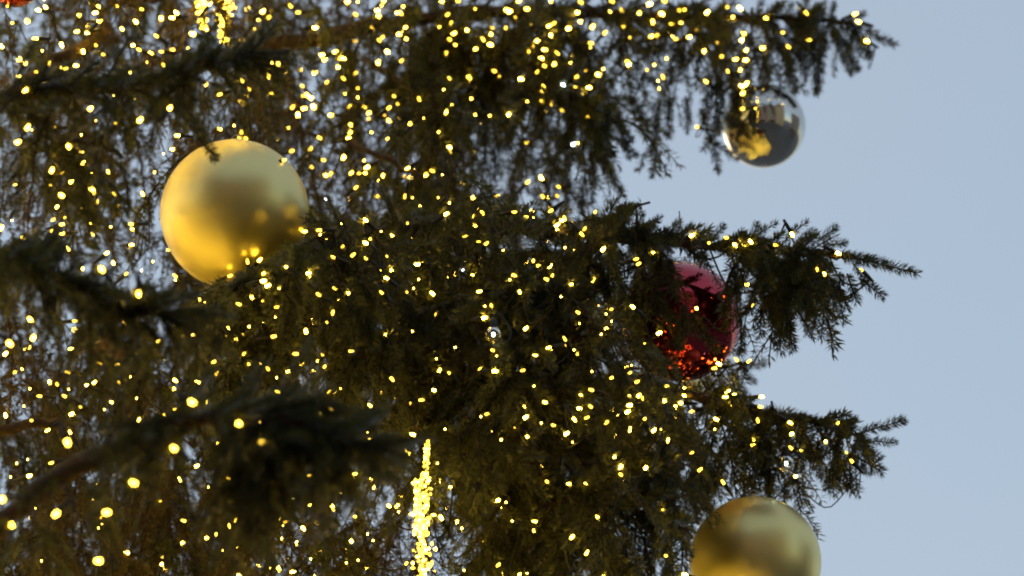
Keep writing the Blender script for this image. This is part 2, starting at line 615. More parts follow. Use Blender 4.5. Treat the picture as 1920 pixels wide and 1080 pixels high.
for k in range(34):      # needles sheathing the bough above the red bauble
    x = rnd.uniform(1080, 1440)
    yb = np.interp(x, [1080, 1150, 1300, 1440], [438, 441, 457, 468])
    shoot(None, x, yb + 3, x + rnd.uniform(10, 60), yb + rnd.uniform(-34, 22), rnd.uniform(-.05, -.015), rnd.uniform(-.05, .02))
# sprays across the red bauble
for r in [(1228, 470, 1262, 560), (1240, 475, 1215, 570), (1205, 480, 1200, 590), (1225, 540, 1290, 640), (1290, 585, 1345, 662), (1280, 570, 1285, 645), (1190, 520, 1185, 640),
          (1375, 490, 1380, 600), (1250, 480, 1258, 550)]:
    shoot(b2, *r, rnd.uniform(-.10, -.02), -.02)
# --- its side branch arching over the gold bauble
b2b, W2b = bough([(800, 415, 0.4), (720, 424, .0), (640, 438, -.25), (560, 462, -.36), (490, 505, -.38), (425, 552, -.38)], 0.008, 0.003, 18, 6)
hang_along(b2b, W2b, 0.22, 1.0, 13, 0.26, 0.13, 0.035)
hang_along(None, W2b, 0.05, 1.0, 34, 0.34, 0.14, 0.05)
clothe(W2b, 0.1, 1.0, 60, 0.05, 0.10)
# --- second drape below the middle bough
b2c, W2c = bough([(640, 600, 0.5), (760, 590, .15), (900, 600, -.02), (1020, 610, -.08), (1120, 640, -.1)], 0.009, 0.003, 18, 6)
hang_along(b2c, W2c, 0.1, 1.0, 8, 0.36, 0.26, 0.08)
hang_along(None, W2c, 0.1, 1.0, 12, 0.36, 0.26, 0.10)
clothe(W2c, 0.1, 1.0, 50, 0.06, 0.12)

# --- shelves of shorter boughs that layer the drape
for pts, n in (([(1120, 500, .25), (1060, 520, .0), (980, 545, -.12), (900, 575, -.18)], 7),
               ([(900, 560, .3), (820, 575, .0), (740, 610, -.15), (680, 660, -.2)], 7),
               ([(760, 720, .3), (850, 700, .05), (960, 705, -.12), (1060, 735, -.16)], 7),
               ([(620, 780, .4), (700, 800, .1), (800, 800, -.1), (900, 830, -.15), (960, 870, -.16)], 7),
               ([(1010, 850, .2), (1080, 838, .0), (1170, 850, -.1), (1240, 890, -.12)], 6),
               ([(560, 640, .3), (520, 640, .0), (470, 655, -.25), (430, 690, -.3)], 5),
               ([(680, 110, 1.0), (740, 150, .75), (800, 190, .65), (850, 240, .62)], 6),
               ([(960, 120, 1.0), (1030, 150, .75), (1090, 190, .7), (1130, 230, .7)], 6)):
    bb, WW = bough(pts, 0.008, 0.003, 14, 6)
    hang_along(bb, WW, 0.25, 1.0, n - 2, 0.24, 0.18, 0.04)
    hang_along(None, WW, 0.2, 1.0, 8, 0.22, 0.16, 0.05)
    clothe(WW, 0.2, 1.0, 34, 0.06, 0.12, 'shoot', 0.2)

# --- lower right bough
b3, W3 = bough([(960, 770, .55), (1060, 742, .4), (1150, 736, .32), (1290, 738, .3), (1400, 768, .3), (1500, 790, .3), (1580, 808, .3), (1612, 818, .3)], 0.013, 0.004, 26)
for r in crop(1280, 720, [(980, 280, 1243, 193), (960, 320, 1198, 322), (950, 350, 1112, 410), (940, 390, 1128, 482), (950, 430, 1042, 492), (890, 450, 962, 602), (840, 430, 852, 612),
                          (810, 470, 795, 592), (470, 170, 702, 180), (630, 520, 688, 676), (585, 530, 565, 665), (500, 500, 488, 635), (335, 450, 390, 622), (180, 400, 188, 592), (690, 250, 830, 212), (600, 220, 692, 195),
                          (870, 300, 930, 240), (760, 300, 780, 520), (700, 300, 720, 430), (860, 400, 900, 590), (430, 420, 500, 600)]):
    shoot(b3, *r, .3 + rnd.uniform(-.04, .04))
hang_along(b3, W3, 0.50, 0.93, 10, 0.16, 0.11, 0.035)
hang_along(b3, W3, 0.05, 0.50, 8, 0.34, 0.26, 0.08)
hang_along(None, W3, 0.48, 0.85, 14, 0.16, 0.11, 0.05)
hang_along(None, W3, 0.05, 0.50, 24, 0.34, 0.26, 0.10)
clothe(W3, 0.1, 0.82, 44, 0.05, 0.085)
# twig far behind, under the red bauble
b3b, W3b = bough([(1230, 690, 1.0), (1300, 690, 1.0), (1370, 690, 1.0), (1400, 684, 1.0)], 0.006, 0.003, 10, 6)
for r in [(1385, 685, 1435, 680), (1370, 690, 1398, 740), (1350, 690, 1360, 770), (1320, 690, 1335, 770), (1390, 690, 1410, 710)]:
    shoot(b3b, *r, 1.0)

# --- bottom bough
b4, W4 = bough([(900, 1010, .2), (980, 960, .0), (1070, 932, -.1), (1150, 934, -.12), (1230, 962, -.12), (1300, 1010, -.12)], 0.010, 0.003, 18, 6)
hang_along(b4, W4, 0.15, 0.75, 12, 0.26, 0.22, 0.06)
hang_along(None, W4, 0.1, 0.7, 20, 0.26, 0.22, 0.08)
clothe(W4, 0.1, 0.95, 60, 0.06, 0.12)
for r in [(1195, 950, 1180, 1060), (1225, 965, 1235, 1090), (1255, 980, 1270, 1090), (1280, 1000, 1285, 1070), (1180, 960, 1160, 1070), (1260, 940, 1300, 1000), (1210, 990, 1200, 1090), (1290, 880, 1330, 950), (1300, 850, 1335, 920)]:
    shoot(b4, *r, -.05, 0, 'shoot')

# --- near bough at the bottom, out of focus
b5, W5 = bough([(-40, 1010, -1.45), (30, 955, -1.46), (130, 880, -1.5), (230, 838, -1.5), (350, 782, -1.5), (450, 800, -1.52), (540, 796, -1.55), (640, 830, -1.55), (700, 850, -1.55)], 0.020, 0.005, 28)
for r in [(560, 800, 760, 850), (540, 790, 700, 800), (520, 780, 640, 770), (480, 775, 600, 745), (620, 820, 740, 900), (330, 785, 240, 800), (460, 800, 590, 850), (500, 800, 640, 880), (560, 810, 660, 920), (480, 810, 560, 900)]:
    shoot(b5, *r, -1.55, -.05, 'tip')
hang_along(b5, W5, 0.58, 0.95, 11, 0.17, 0.11, 0.04)
hang_along(None, W5, 0.62, 0.9, 4, 0.16, 0.12, 0.05)
hang_along(b5, W5, 0.50, 0.7, 9, 0.18, 0.22, 0.05)
hang_along(b5, W5, 0.05, 0.4, 5, 0.10, 0.10, 0.05)
clothe(W5, 0.35, 1.0, 44, 0.09, 0.15)
lp, Wlp = bough([(90, 945, -1.5), (105, 918, -1.52), (128, 920, -1.53), (142, 950, -1.55), (134, 985, -1.55)], 0.005, 0.0025, 12, 6)

# --- near bough at the left edge
b6, W6 = bough([(-60, 470, -1.1), (20, 490, -1.15), (90, 512, -1.2), (170, 552, -1.2), (250, 585, -1.2), (330, 590, -1.2)], 0.014, 0.004, 18)
hang_along(b6, W6, 0.05, 0.5, 9, 0.12, 0.10, 0.04)
hang_along(b6, W6, 0.5, 1.0, 10, 0.10, 0.14, 0.05)
clothe(W6, 0.1, 1.0, 60, 0.06, 0.12)
for r in [(250, 580, 400, 600), (300, 590, 420, 650), (200, 560, 330, 560)]:
    shoot(b6, *r, -1.2, 0, 'tip')

# --- upper left bough, dark, in front
b7, W7 = bough([(-60, 200, -1.0), (60, 176, -1.0), (200, 164, -1.0), (330, 142, -1.0), (430, 112, -1.0), (540, 96, -.95)], 0.013, 0.004, 20)
hang_along(b7, W7, 0.05, 0.95, 12, 0.20, 0.15, 0.06)
clothe(W7, 0.05, 1.0, 80, 0.06, 0.13)
b7b, W7b = bough([(60, 285, -.9), (130, 268, -.9), (190, 272, -.9), (232, 298, -.9)], 0.006, 0.003, 10, 6)
hang_along(b7b, W7b, 0.0, 1.0, 5, 0.14, 0.1, 0.05)
b7c, W7c = bough([(330, 160, -.9), (352, 215, -.9), (380, 262, -.9), (404, 290, -.9)], 0.004, 0.002, 10, 6)
shoot(b7c, 360, 220, 407, 296, -.9)
shoot(b7c, 345, 190, 375, 262, -.9)
# --- bare boughs seen through the gaps
bough([(40, 165, .25), (100, 120, .25), (150, 88, .28), (200, 50, .3)], 0.014, 0.012, 12)
bough([(-40, 806, .2), (40, 800, .2), (110, 792, .25)], 0.012, 0.010, 8)
b9, W9 = bough([(640, 262, .45), (690, 282, .42), (740, 310, .4), (800, 345, .4), (850, 372, .4)], 0.006, 0.004, 14, 6)
hang_along(b9, W9, 0.4, 1.0, 8, 0.14, 0.14, 0.05)
bough([(395, -20, 1.0), (300, -5, 1.0), (200, 5, 1.0)], 0.01, 0.008, 8)


# --- the mass of inner foliage behind the boughs
def inside(x, y, poly):
    c = False
    j = len(poly) - 1
    for i in range(len(poly)):
        xi, yi = poly[i]; xj, yj = poly[j]
        if (yi > y) != (yj > y) and x < (xj - xi) * (y - yi) / (yj - yi) + xi:
            c = not c
        j = i
    return c


def fill(poly, n, y0, y1, L0, L1, kinds, gaps=()):
    xs = [p[0] for p in poly]; ys = [p[1] for p in poly]
    k = tries = 0
    while k < n and tries < n * 40:
        tries += 1
        x, y = rnd.uniform(min(xs), max(xs)), rnd.uniform(min(ys), max(ys))
        L = rnd.uniform(L0, L1)
        e = y + L * 900 / 1.05
        if not inside(x, y, poly) or not inside(x, min(e, max(ys) - 1), poly): continue
        if any(abs(x - gx) < rx + 12 and y < gy + ry and e > gy - ry for gx, gy, rx, ry in gaps): continue
        OLD_SHADED[0] = rnd.random() < 0.75
        put(None, rnd.choice(kinds), L, P(x, y, rnd.uniform(y0, y1)), rot_hang(rnd.uniform(0, 6.283), 0.1))
        OLD_SHADED[0] = False
        k += 1


GAPS = [(50, 140, 30, 35), (125, 60, 12, 40), (280, 215, 22, 20), (195, 320, 28, 40), (20, 310, 20, 30), (285, 300, 16, 45), (180, 430, 14, 60), (225, 500, 25, 20), (190, 580, 22, 15),
        (40, 840, 38, 50), (360, 530, 22, 22), (200, 700, 25, 40), (730, 290, 20, 40), (925, 250, 20, 40), (1000, 320, 18, 60), (545, 40, 18, 35), (560, 130, 12, 40), (650, 160, 12, 50), (810, 130, 10, 40),
        (715, 20, 20, 14), (1110, 100, 14, 30), (880, 120, 10, 20), (410, 30, 40, 60)]
F1 = [(430, -160), (1000, -160), (1000, 0), (1330, 40), (1330, 140), (1150, 190), (1090, 320), (1040, 420), (430, 420)]
F2 = [(-120, -200), (520, -200), (520, 1300), (-120, 1300)]
F3 = [(470, 430), (1000, 430), (1320, 460), (1330, 690), (1290, 760), (1290, 870), (1170, 930), (1120, 1300), (400, 1300), (400, 560)]
fill(F1, 110, .6, 1.5, 0.2, 0.5, ('strand', 'strand', 'hang'), GAPS)
fill(F2, 190, .2, 1.5, 0.2, 0.55, ('strand', 'strand', 'hang'), GAPS)
fill(F3, 170, .2, 1.2, 0.22, 0.44, ('hang', 'hang', 'strand'))
fill([(-120, 560), (700, 560), (700, 1300), (-120, 1300)], 50, .3, 1.2, 0.3, 0.5, ('hang', 'strand'), GAPS)

fill([(-120, 430), (380, 430), (380, 1300), (-120, 1300)], 90, .4, 1.5, 0.2, 0.4, ('hang', 'strand'))
fill(F2, 170, .5, 1.6, 0.14, 0.34, ('strand', 'hang'))
fill(F1, 40, .8, 1.7, 0.14, 0.34, ('strand', 'hang'))
parts = []
for v, R, t, old_shaded in FILL:
    lv = v['low']
    parts.append(((lv[0] @ R.T) + t, lv[1], np.where(lv[2] == 1, 2, 0) if old_shaded else lv[2]))
V, F, mi = joined(parts)
tag(link('inner_twigs', mesh_np('inner_twigs', V, F, mi, [M_TWIG, M_NEEDLE, M_OLD_SHADED]), tree), kind='stuff')
NTRI = len(F)

# --- the rest of the tree, round and below the picture (seen in the baubles)
coarse = [spray('hang', .44, 50 + k, 0.05, True, 0.007, 2.6) for k in range(6)]
parts, OUT_PTS, wood = [], [], []
for z in np.arange(1.6, 11.2, 0.40):
    R = 0.345 * (11.9 - z)
    nb = int(6 + R * 3)
    for k in range(nb):
        a = 6.283 * k / nb + rnd.uniform(-.25, .25)
        RR = R * rnd.uniform(.82, 1.05)
        d = Vector((math.cos(a), math.sin(a), 0))
        base = Vector((TRUNK.x, TRUNK.y, z))
        end = base + d * RR + Vector((0, 0, -0.12 * RR))
        keep = False
        for t in np.arange(0.3, 1.01, 0.26 / RR):
            p = base.lerp(end, min(1, t)) + Vector((rnd.gauss(0, .06), rnd.gauss(0, .06), rnd.gauss(0, .05)))
            x, y, dd = to_px(p)
            if -220 < x < 2150 and -160 < y + 0 and y < 1120 and not (dd > 11.6 and x < 350):
                continue
            if y < -160 and y > -520 and -220 < x < 2150: continue
            if p.x > 0.75 and p.z > 5.2: continue
            v = rnd.choice(coarse)
            parts.append(((v[0] * rnd.uniform(.7, 1.15)) @ np.array(rot_hang(rnd.uniform(0, 6.283), .3)).T + np.array(p), v[1], v[2]))
            OUT_PTS.append(p)
V, F, mi = joined(parts)
tag(link('outer_twigs', mesh_np('outer_twigs', V, F, mi, [M_TWIG, M_NEEDLE]), tree), kind='stuff')
NTRI += len(F)
print('twigs', N_TWIG[0], 'fill', len(FILL), 'outer', len(parts), 'tris', NTRI)


# ------------------------------------------------------------------ baubles
def ball_mesh(r, m, taper=0.0, shear=0.0):
    n = 40
    prof = []
    for i in range(n + 1):
        a = math.pi * i / n
        prof.append((math.sin(a) * r, math.cos(a) * r))
    V, F = lathe(prof, 64)
    if taper:
        t = np.clip(-V[:, 2] / r, 0, 1)
        V[:, 0] *= 1 - taper * t ** 1.5
        V[:, 1] *= 1 - taper * t ** 1.5
        V[:, 0] -= shear * r * t ** 2
    F = F[:, ::-1]
    return mesh_np('ball', V, F, None, [m])


def bauble(px, py, rpx, Y, m, label, group='large baubles on the spruce', taper=0, shear=0):
    c = P(px, py, Y)
    dist = (c - CAM).dot(FWD)
    r = rpx / 1920 * WID * dist
    e = empty('bauble', c, label, 'bauble', group)
    o = link('ball', ball_mesh(r, m, taper, shear), e); o.location = c
    # o sits at c: the parent inverse removes the parent's offset
    cr = max(0.008, r * 0.085)
    V, F = lathe([(0.0, cr * 1.1), (cr * 0.9, cr * 1.1), (cr, cr * 0.95), (cr, 0), (cr * 1.12, -cr * 0.12), (cr * 1.12, -cr * .35), (cr * .6, -cr * .35)], 24)
    cap = link('cap', mesh_np('cap', V, F[:, ::-1], None, [M_CAP], False), e); cap.location = c + Vector((0, 0, r * 0.995))
    a = np.linspace(-0.6, math.pi + 0.6, 16)
    lr = cr * .75
    V, F = tube_np(np.stack([np.cos(a) * lr, a * 0, np.sin(a) * lr + lr * .5], 1), cr * .09, 6)
    lo = link('loop', mesh_np('loop', V, F, None, [M_CAP]), cap)
    lo.matrix_parent_inverse = Matrix.Identity(4)
    lo.location = (0, 0, cr * 1.05)
    # cord up into the bough
    top = c + Vector((0, 0, r + cr * 2.4))
    V, F = tube_np([top, top + Vector((0.004, 0.003, 0.04)), top + Vector((0, 0.01, 0.10))], 0.0012, 5)
    link('hanging_cord', mesh_np('hanging_cord', V, F, None, [M_WIRE]), e)
    return e


bauble(440, 401, 140, -0.12, M_GOLD, 'large satin gold bauble against the inner foliage, a twig tip over its top', taper=.10, shear=.10)
bauble(1416, 1054, 124, 0.16, M_GOLD, 'satin gold bauble hanging low against the open sky, cut by the lower edge')
bauble(1431, 236, 80, 1.0, M_CHAMP, 'mirror-bright champagne bauble under the tip of the top bough, reflecting buildings')
bauble(1277, 603, 113, 0.16, M_RED, 'glossy red mirror bauble half hidden behind the sprays of the middle bough')
bauble(28, -34, 48, -0.3, M_RED, 'red bauble of which only the bottom shows in the top left corner')
bauble(1297, 726, 23, 0.55, M_GOLD, 'small gold bauble peeping out just below the red mirror bauble')
bauble(848, 128, 46, 1.25, M_RED, 'dim red bauble almost hidden deep inside the foliage below the top bough')


# ------------------------------------------------------------------ fairy lights
def cc(ox, oy, rows):
    return [(ox + r[0] / 3, oy + r[1] / 3, r[2] if len(r) > 2 else 0) for r in rows]


# third value: 1 large soft (nearer), 2 very near, 3 cool white, 4 dim
LIGHTS = cc(0, 0, [(40, 35, 4), (213, 57), (255, 40), (558, 38), (655, 33), (533, 72), (797, 52), (548, 120), (566, 118), (450, 85, 4), (68, 130, 4), (762, 120), (685, 160), (990, 70), (965, 100), (876, 200), (430, 178), (490, 184), (195, 217), (348, 255), (540, 255), (468, 287), (585, 308), (430, 370), (278, 355), (205, 405), (370, 385), (250, 452), (778, 278), (845, 300), (905, 290, 4), (967, 278), (745, 255), (728, 410), (1080, 190, 1), (1310, 260), (1363, 225), (1432, 232), (1425, 165), (1480, 62), (1510, 100), (1632, 30), (1775, 155), (1675, 70, 4), (1185, 20), (1160, 165), (1808, 310), (1828, 335), (1888, 290), (1912, 328), (1902, 378), (1688, 392), (1512, 385), (1514, 427), (1563, 358), (1362, 450, 1), (1398, 500), (1162, 470), (1233, 532), (1700, 485), (1700, 540), (1725, 535), (1745, 548), (1648, 600), (1715, 612), (1763, 600), (1675, 643), (1858, 648), (1840, 460, 4), (1520, 530, 4), (1370, 583, 4), (145, 507, 1), (235, 535, 4), (510, 610, 1), (956, 607, 1), (917, 640), (790, 672, 2), (157, 713, 2), (97, 800, 2), (385, 822, 2), (298, 718, 4), (653, 693), (455, 853), (425, 878), (470, 915), (293, 955, 1), (353, 970, 4), (405, 1020), (288, 1040), (520, 1067, 1), (995, 762), (968, 840), (1235, 728), (1360, 743), (1345, 775), (1383, 780), (1800, 777), (1645, 848), (1748, 835), (1720, 868), (1600, 900), (1833, 987), (1862, 977), (1822, 900, 4), (920, 365, 4), (7, 258)])
LIGHTS += cc(640, 0, [(35, 8), (78, 80), (205, 60), (350, 37), (238, 5), (335, 72, 4), (208, 90), (170, 158, 4), (362, 153), (345, 170), (328, 193), (82, 230), (230, 210, 4), (212, 225, 4), (260, 293), (8, 330), (340, 340, 4), (660, 5), (570, 8), (555, 150), (617, 130), (600, 80), (636, 187), (705, 172), (607, 220, 4), (648, 245), (592, 305), (700, 302), (760, 273), (793, 217), (842, 193), (840, 253), (850, 155, 4), (925, 157, 4), (950, 65), (933, 55), (975, 97), (1047, 50), (1000, 5), (1175, 3), (1345, 12), (1325, 70), (1065, 135, 4), (1170, 145), (1197, 130), (1178, 197), (1280, 160), (1098, 230), (1082, 260), (1055, 290, 4), (1142, 280), (1213, 297, 4), (1123, 325), (1140, 370), (1200, 358), (1105, 403), (1013, 445), (1142, 485), (1122, 512), (1130, 570, 4), (1180, 583, 4), (1245, 477, 3), (1326, 430), (1320, 490, 4), (1395, 492), (1450, 420), (1372, 403, 4), (1390, 655), (1238, 617), (940, 645), (1045, 802, 4), (1308, 810, 3), (1485, 182), (1407, 243), (1415, 148), (1525, 8), (1575, 55, 4), (1590, 150, 4), (1677, 73), (1737, 23), (1800, 77), (1752, 125), (1745, 205), (1778, 198), (1885, 223), (1625, 212, 4), (1605, 345), (1617, 362), (1718, 395, 4), (1808, 430), (1905, 60), (1862, 135, 4), (1908, 130), (1815, 5), (92, 497, 4), (82, 410, 4), (10, 440, 4), (48, 597, 4), (133, 605), (153, 635), (153, 667), (270, 605), (235, 645, 4), (270, 680), (320, 585), (437, 555), (390, 693), (290, 540, 4), (590, 630), (607, 440, 4), (717, 433), (605, 828), (890, 418, 4), (858, 398, 4), (53, 703), (48, 745), (43, 775), (12, 888), (58, 973), (100, 975), (133, 973), (142, 943), (235, 985), (220, 1015), (85, 1053, 4), (370, 948), (358, 993, 4), (475, 987), (510, 960), (688, 1033, 4), (1050, 1022), (1123, 998), (1220, 1050, 4)])
LIGHTS += cc(1280, 0, [(140, 67), (252, 42), (320, 45), (278, 100), (468, 102), (663, 40), (697, 75, 4), (972, 78), (987, 122), (1033, 232), (565, 183), (593, 262, 4), (453, 270), (341, 187), (332, 225), (357, 283), (300, 333), (353, 338), (321, 395), (257, 400), (220, 317), (120, 287), (40, 207), (195, 240, 4), (75, 170, 4), (130, 457), (78, 713), (5, 55), (712, 225, 4), (330, 483), (360, 470), (340, 522), (335, 612, 4)])
LIGHTS += cc(0, 360, [(343, 17, 1), (530, 12), (547, 50), (465, 88), (667, 75), (322, 82), (368, 145), (350, 183), (345, 235), (298, 157, 4), (5, 200, 1), (8, 535, 1), (127, 258), (78, 307), (208, 353), (290, 220, 4), (380, 315), (512, 177), (735, 180), (745, 210), (743, 297), (602, 345), (570, 432, 2), (710, 460, 4), (982, 470), (780, 575, 2), (678, 600), (820, 598, 4), (168, 717, 1), (425, 725), (622, 728), (703, 737), (188, 817, 1), (57, 855, 2), (32, 908), (395, 883), (557, 845), (772, 905), (565, 963), (662, 970), (85, 1013, 4), (532, 1070), (670, 1070), (378, 1013, 4), (1120, 603), (1028, 745), (1085, 803), (1040, 812, 4), (892, 838), (1205, 955), (1222, 1020), (988, 1062), (1110, 1068), (1275, 762), (1330, 828), (1340, 630), (1392, 388), (1463, 380), (1297, 470), (1482, 460), (1417, 592), (1482, 612), (1510, 525), (1485, 500), (1562, 648), (1608, 420), (1738, 457), (1718, 222), (1792, 215), (1798, 238), (1837, 45, 3), (1720, 780), (1543, 812), (1660, 910), (1705, 965), (1505, 992), (1615, 1010), (1815, 915), (1827, 980), (1790, 575), (1872, 677), (1845, 735, 4), (1870, 365, 4), (1880, 540, 4), (1400, 970, 4), (1375, 905, 4), (800, 8), (640, 10)])
LIGHTS += cc(640, 360, [(200, 25), (357, 27, 4), (133, 155), (592, 123), (742, 140), (792, 115), (757, 188), (370, 177), (878, 20, 4), (1132, 25), (1215, 22, 4), (1175, 75, 4), (1175, 107), (1035, 135, 4), (975, 113, 4), (1245, 160), (1255, 145), (1215, 185), (1215, 210), (1295, 172), (1428, 113), (1370, 205), (1355, 240), (1487, 222), (700, 250), (817, 288), (770, 280, 4), (285, 243), (160, 262), (133, 285), (12, 303, 4), (68, 352), (133, 368), (258, 362, 4), (423, 407), (460, 400), (283, 440), (253, 485), (740, 463), (815, 535), (773, 560), (1003, 560), (975, 470), (1080, 385), (1112, 412), (1175, 415), (1152, 490), (1187, 470, 4), (1292, 520), (1418, 492), (1475, 320), (1755, 340), (1660, 377), (1675, 402), (38, 567), (38, 597), (225, 565, 4), (370, 565, 4), (510, 570), (525, 690), (250, 800), (843, 640, 4), (808, 707), (1040, 765), (1330, 677), (1520, 660), (1637, 645), (1497, 767), (1163, 877), (1092, 920), (1270, 855, 4), (1330, 903), (1255, 823, 4), (850, 890, 4), (552, 1002), (607, 1018), (867, 1008), (1017, 1005, 4), (287, 1055), (57, 895, 4), (783, 993, 4), (1790, 792), (1708, 852, 4), (1600, 987), (1622, 1018, 4), (1667, 1065), (1520, 1045, 4)])
LIGHTS += cc(1280, 360, [(55, 243), (148, 287), (240, 257), (293, 298), (380, 277), (350, 300), (525, 298), (618, 242), (878, 347), (758, 435), (795, 455), (1005, 437, 4), (355, 520), (77, 653), (395, 635, 4), (300, 940), (375, 950, 4), (207, 968), (175, 992)])
LIGHTS += cc(0, 720, [(490, 8), (320, 0, 4), (975, 25), (1085, 105, 2), (1163, 97), (1375, 90), (1378, 120, 4), (1560, 43, 4), (990, 143, 4), (930, 180, 4), (220, 68, 4), (360, 67), (450, 130, 4), (403, 170), (628, 103), (30, 173), (178, 205), (265, 262), (393, 272), (782, 200), (380, 333, 2), (285, 445), (168, 515), (1342, 222, 2), (1475, 325, 2), (978, 362, 2), (748, 555, 2), (313, 733, 2), (605, 722, 2), (570, 750), (65, 795, 2), (1110, 460), (1010, 535), (900, 660, 4), (1285, 530, 4), (1030, 768), (1290, 797), (550, 995, 2), (710, 948), (1027, 893), (910, 1015), (1840, 435), (1740, 515), (1750, 678), (1708, 815), (1610, 775), (1645, 1058), (1345, 1078), (1325, 765, 4), (5, 650, 2), (1850, 45, 4), (1860, 140)])
LIGHTS += cc(640, 720, [(217, 100), (160, 120), (523, 35), (230, 40, 4), (387, 100, 4), (400, 283), (482, 285), (385, 393), (57, 350), (20, 500), (75, 505), (265, 685), (315, 683), (395, 732), (75, 745), (367, 1007), (560, 750), (612, 580), (815, 170), (453, 90, 4), (1030, 125), (1040, 185), (973, 242), (1148, 103), (1347, 62), (1402, 32), (1342, 138), (1400, 125), (1383, 187), (1047, 298), (900, 318), (1193, 232), (1313, 202), (1270, 277), (1493, 215), (1618, 65), (1675, 63), (1692, 85), (1618, 120), (1612, 155), (1627, 260), (1708, 195), (1818, 95), (1880, 125), (1903, 107), (1833, 12), (1760, 257), (1803, 257), (1837, 315), (1537, 410), (1573, 465), (1570, 508), (1713, 470), (1122, 457), (1155, 548), (1278, 562), (1378, 563), (877, 657), (1090, 773), (1082, 823), (797, 885), (1300, 858), (1440, 748), (1382, 947), (880, 1020), (1002, 1070), (1827, 967), (1810, 708, 4)])
LIGHTS += cc(1280, 720, [(8, 67), (255, 40), (292, 60), (237, 73), (268, 118), (447, 72), (440, 128), (50, 155), (185, 198), (180, 250), (422, 202), (608, 220), (612, 280), (607, 358), (663, 375), (398, 313), (398, 342), (873, 220), (855, 235), (805, 327), (922, 387, 4), (950, 433), (637, 520), (225, 550), (100, 480), (52, 385), (10, 1072)])


def plane_of(x, y, k):
    if k == 2: return -1.55 if y > 700 else (-1.2 if y > 450 else -1.05)
    if k == 1: return -0.9 if x < 400 else -.2
    if x > 1150 and y > 655: return .27
    if y < 395 and x > 440 and not (y > 330 and x < 600): return .82
    if x > 600: return -.02
    if x > 430 and y > 430: return -.3 if y < 720 else 0.1
    return .25


bpy.context.view_layer.update()
DG = bpy.context.evaluated_depsgraph_get()


def settle(x, y, k):
    """rest a bulb on the foliage that lies in its direction"""
    Y = plane_of(x, y, k)
    p = P(x, y, Y)
    d = (p - CAM); L = d.length; d.normalize()
    hit, loc, nor, idx, ob, mtx = SC.ray_cast(DG, CAM, d)
    if not hit: return p
    h = (loc - CAM).length
    if ob.name.startswith('ball'):
        return CAM + d * (h - 0.02)
    lim = 0.75 if k not in (1, 2) else 0.3
    if h < L and L - h < lim: return CAM + d * (h - 0.004)
    if h > L and h - L < 0.45: return CAM + d * (h - 0.004)
    return p


# one bulb: moulded holder and a domed lens, along +Z from the cable
V, F = lathe([(0.0, -0.018), (0.0026, -0.018), (0.0034, -0.008), (0.0040, 0.002), (0.0040, 0.0105), (0.0, 0.0105)], 10)
ME_HOLD = mesh_np('bulb_holder', V, F[:, ::-1], None, [M_WIRE])


def lens_mesh(m, r=0.0026):
    V, F = lathe([(r * .9, 0.0107), (r, 0.0145), (r * .75, 0.0188), (0.0, 0.0205)], 6)
    return mesh_np('bulb', V, F[:, ::-1], None, [m])


ME_LENS = {0: lens_mesh(M_WARM), 5: lens_mesh(M_MID, .0026), 6: lens_mesh(M_DIM, .0024), 1: lens_mesh(M_MID, .0030), 2: lens_mesh(M_MID, .0030), 3: lens_mesh(M_COOL), 4: lens_mesh(M_DIM, .0020), 7: lens_mesh(M_MID, .0021)}


def add_bulb(parent, p, k):
    az = rnd.uniform(0, 6.283)
    ax = Vector((math.cos(az), -0.35 + 0.5 * math.sin(az), rnd.uniform(-.6, 1.0))).normalized()
    M = Matrix.Translation(p - ax * 0.016) @ ax.to_track_quat('Z', 'Y').to_matrix().to_4x4()
    h = link('bulb_holder', ME_HOLD, parent, world=M)
    if k == 0: k = rnd.choice((0, 0, 0, 5, 5, 6, 6, 6, 7))
    b = link('bulb', ME_LENS[k], h)
    b.matrix_parent_inverse = Matrix.Identity(4)
    return p - ax * 0.027


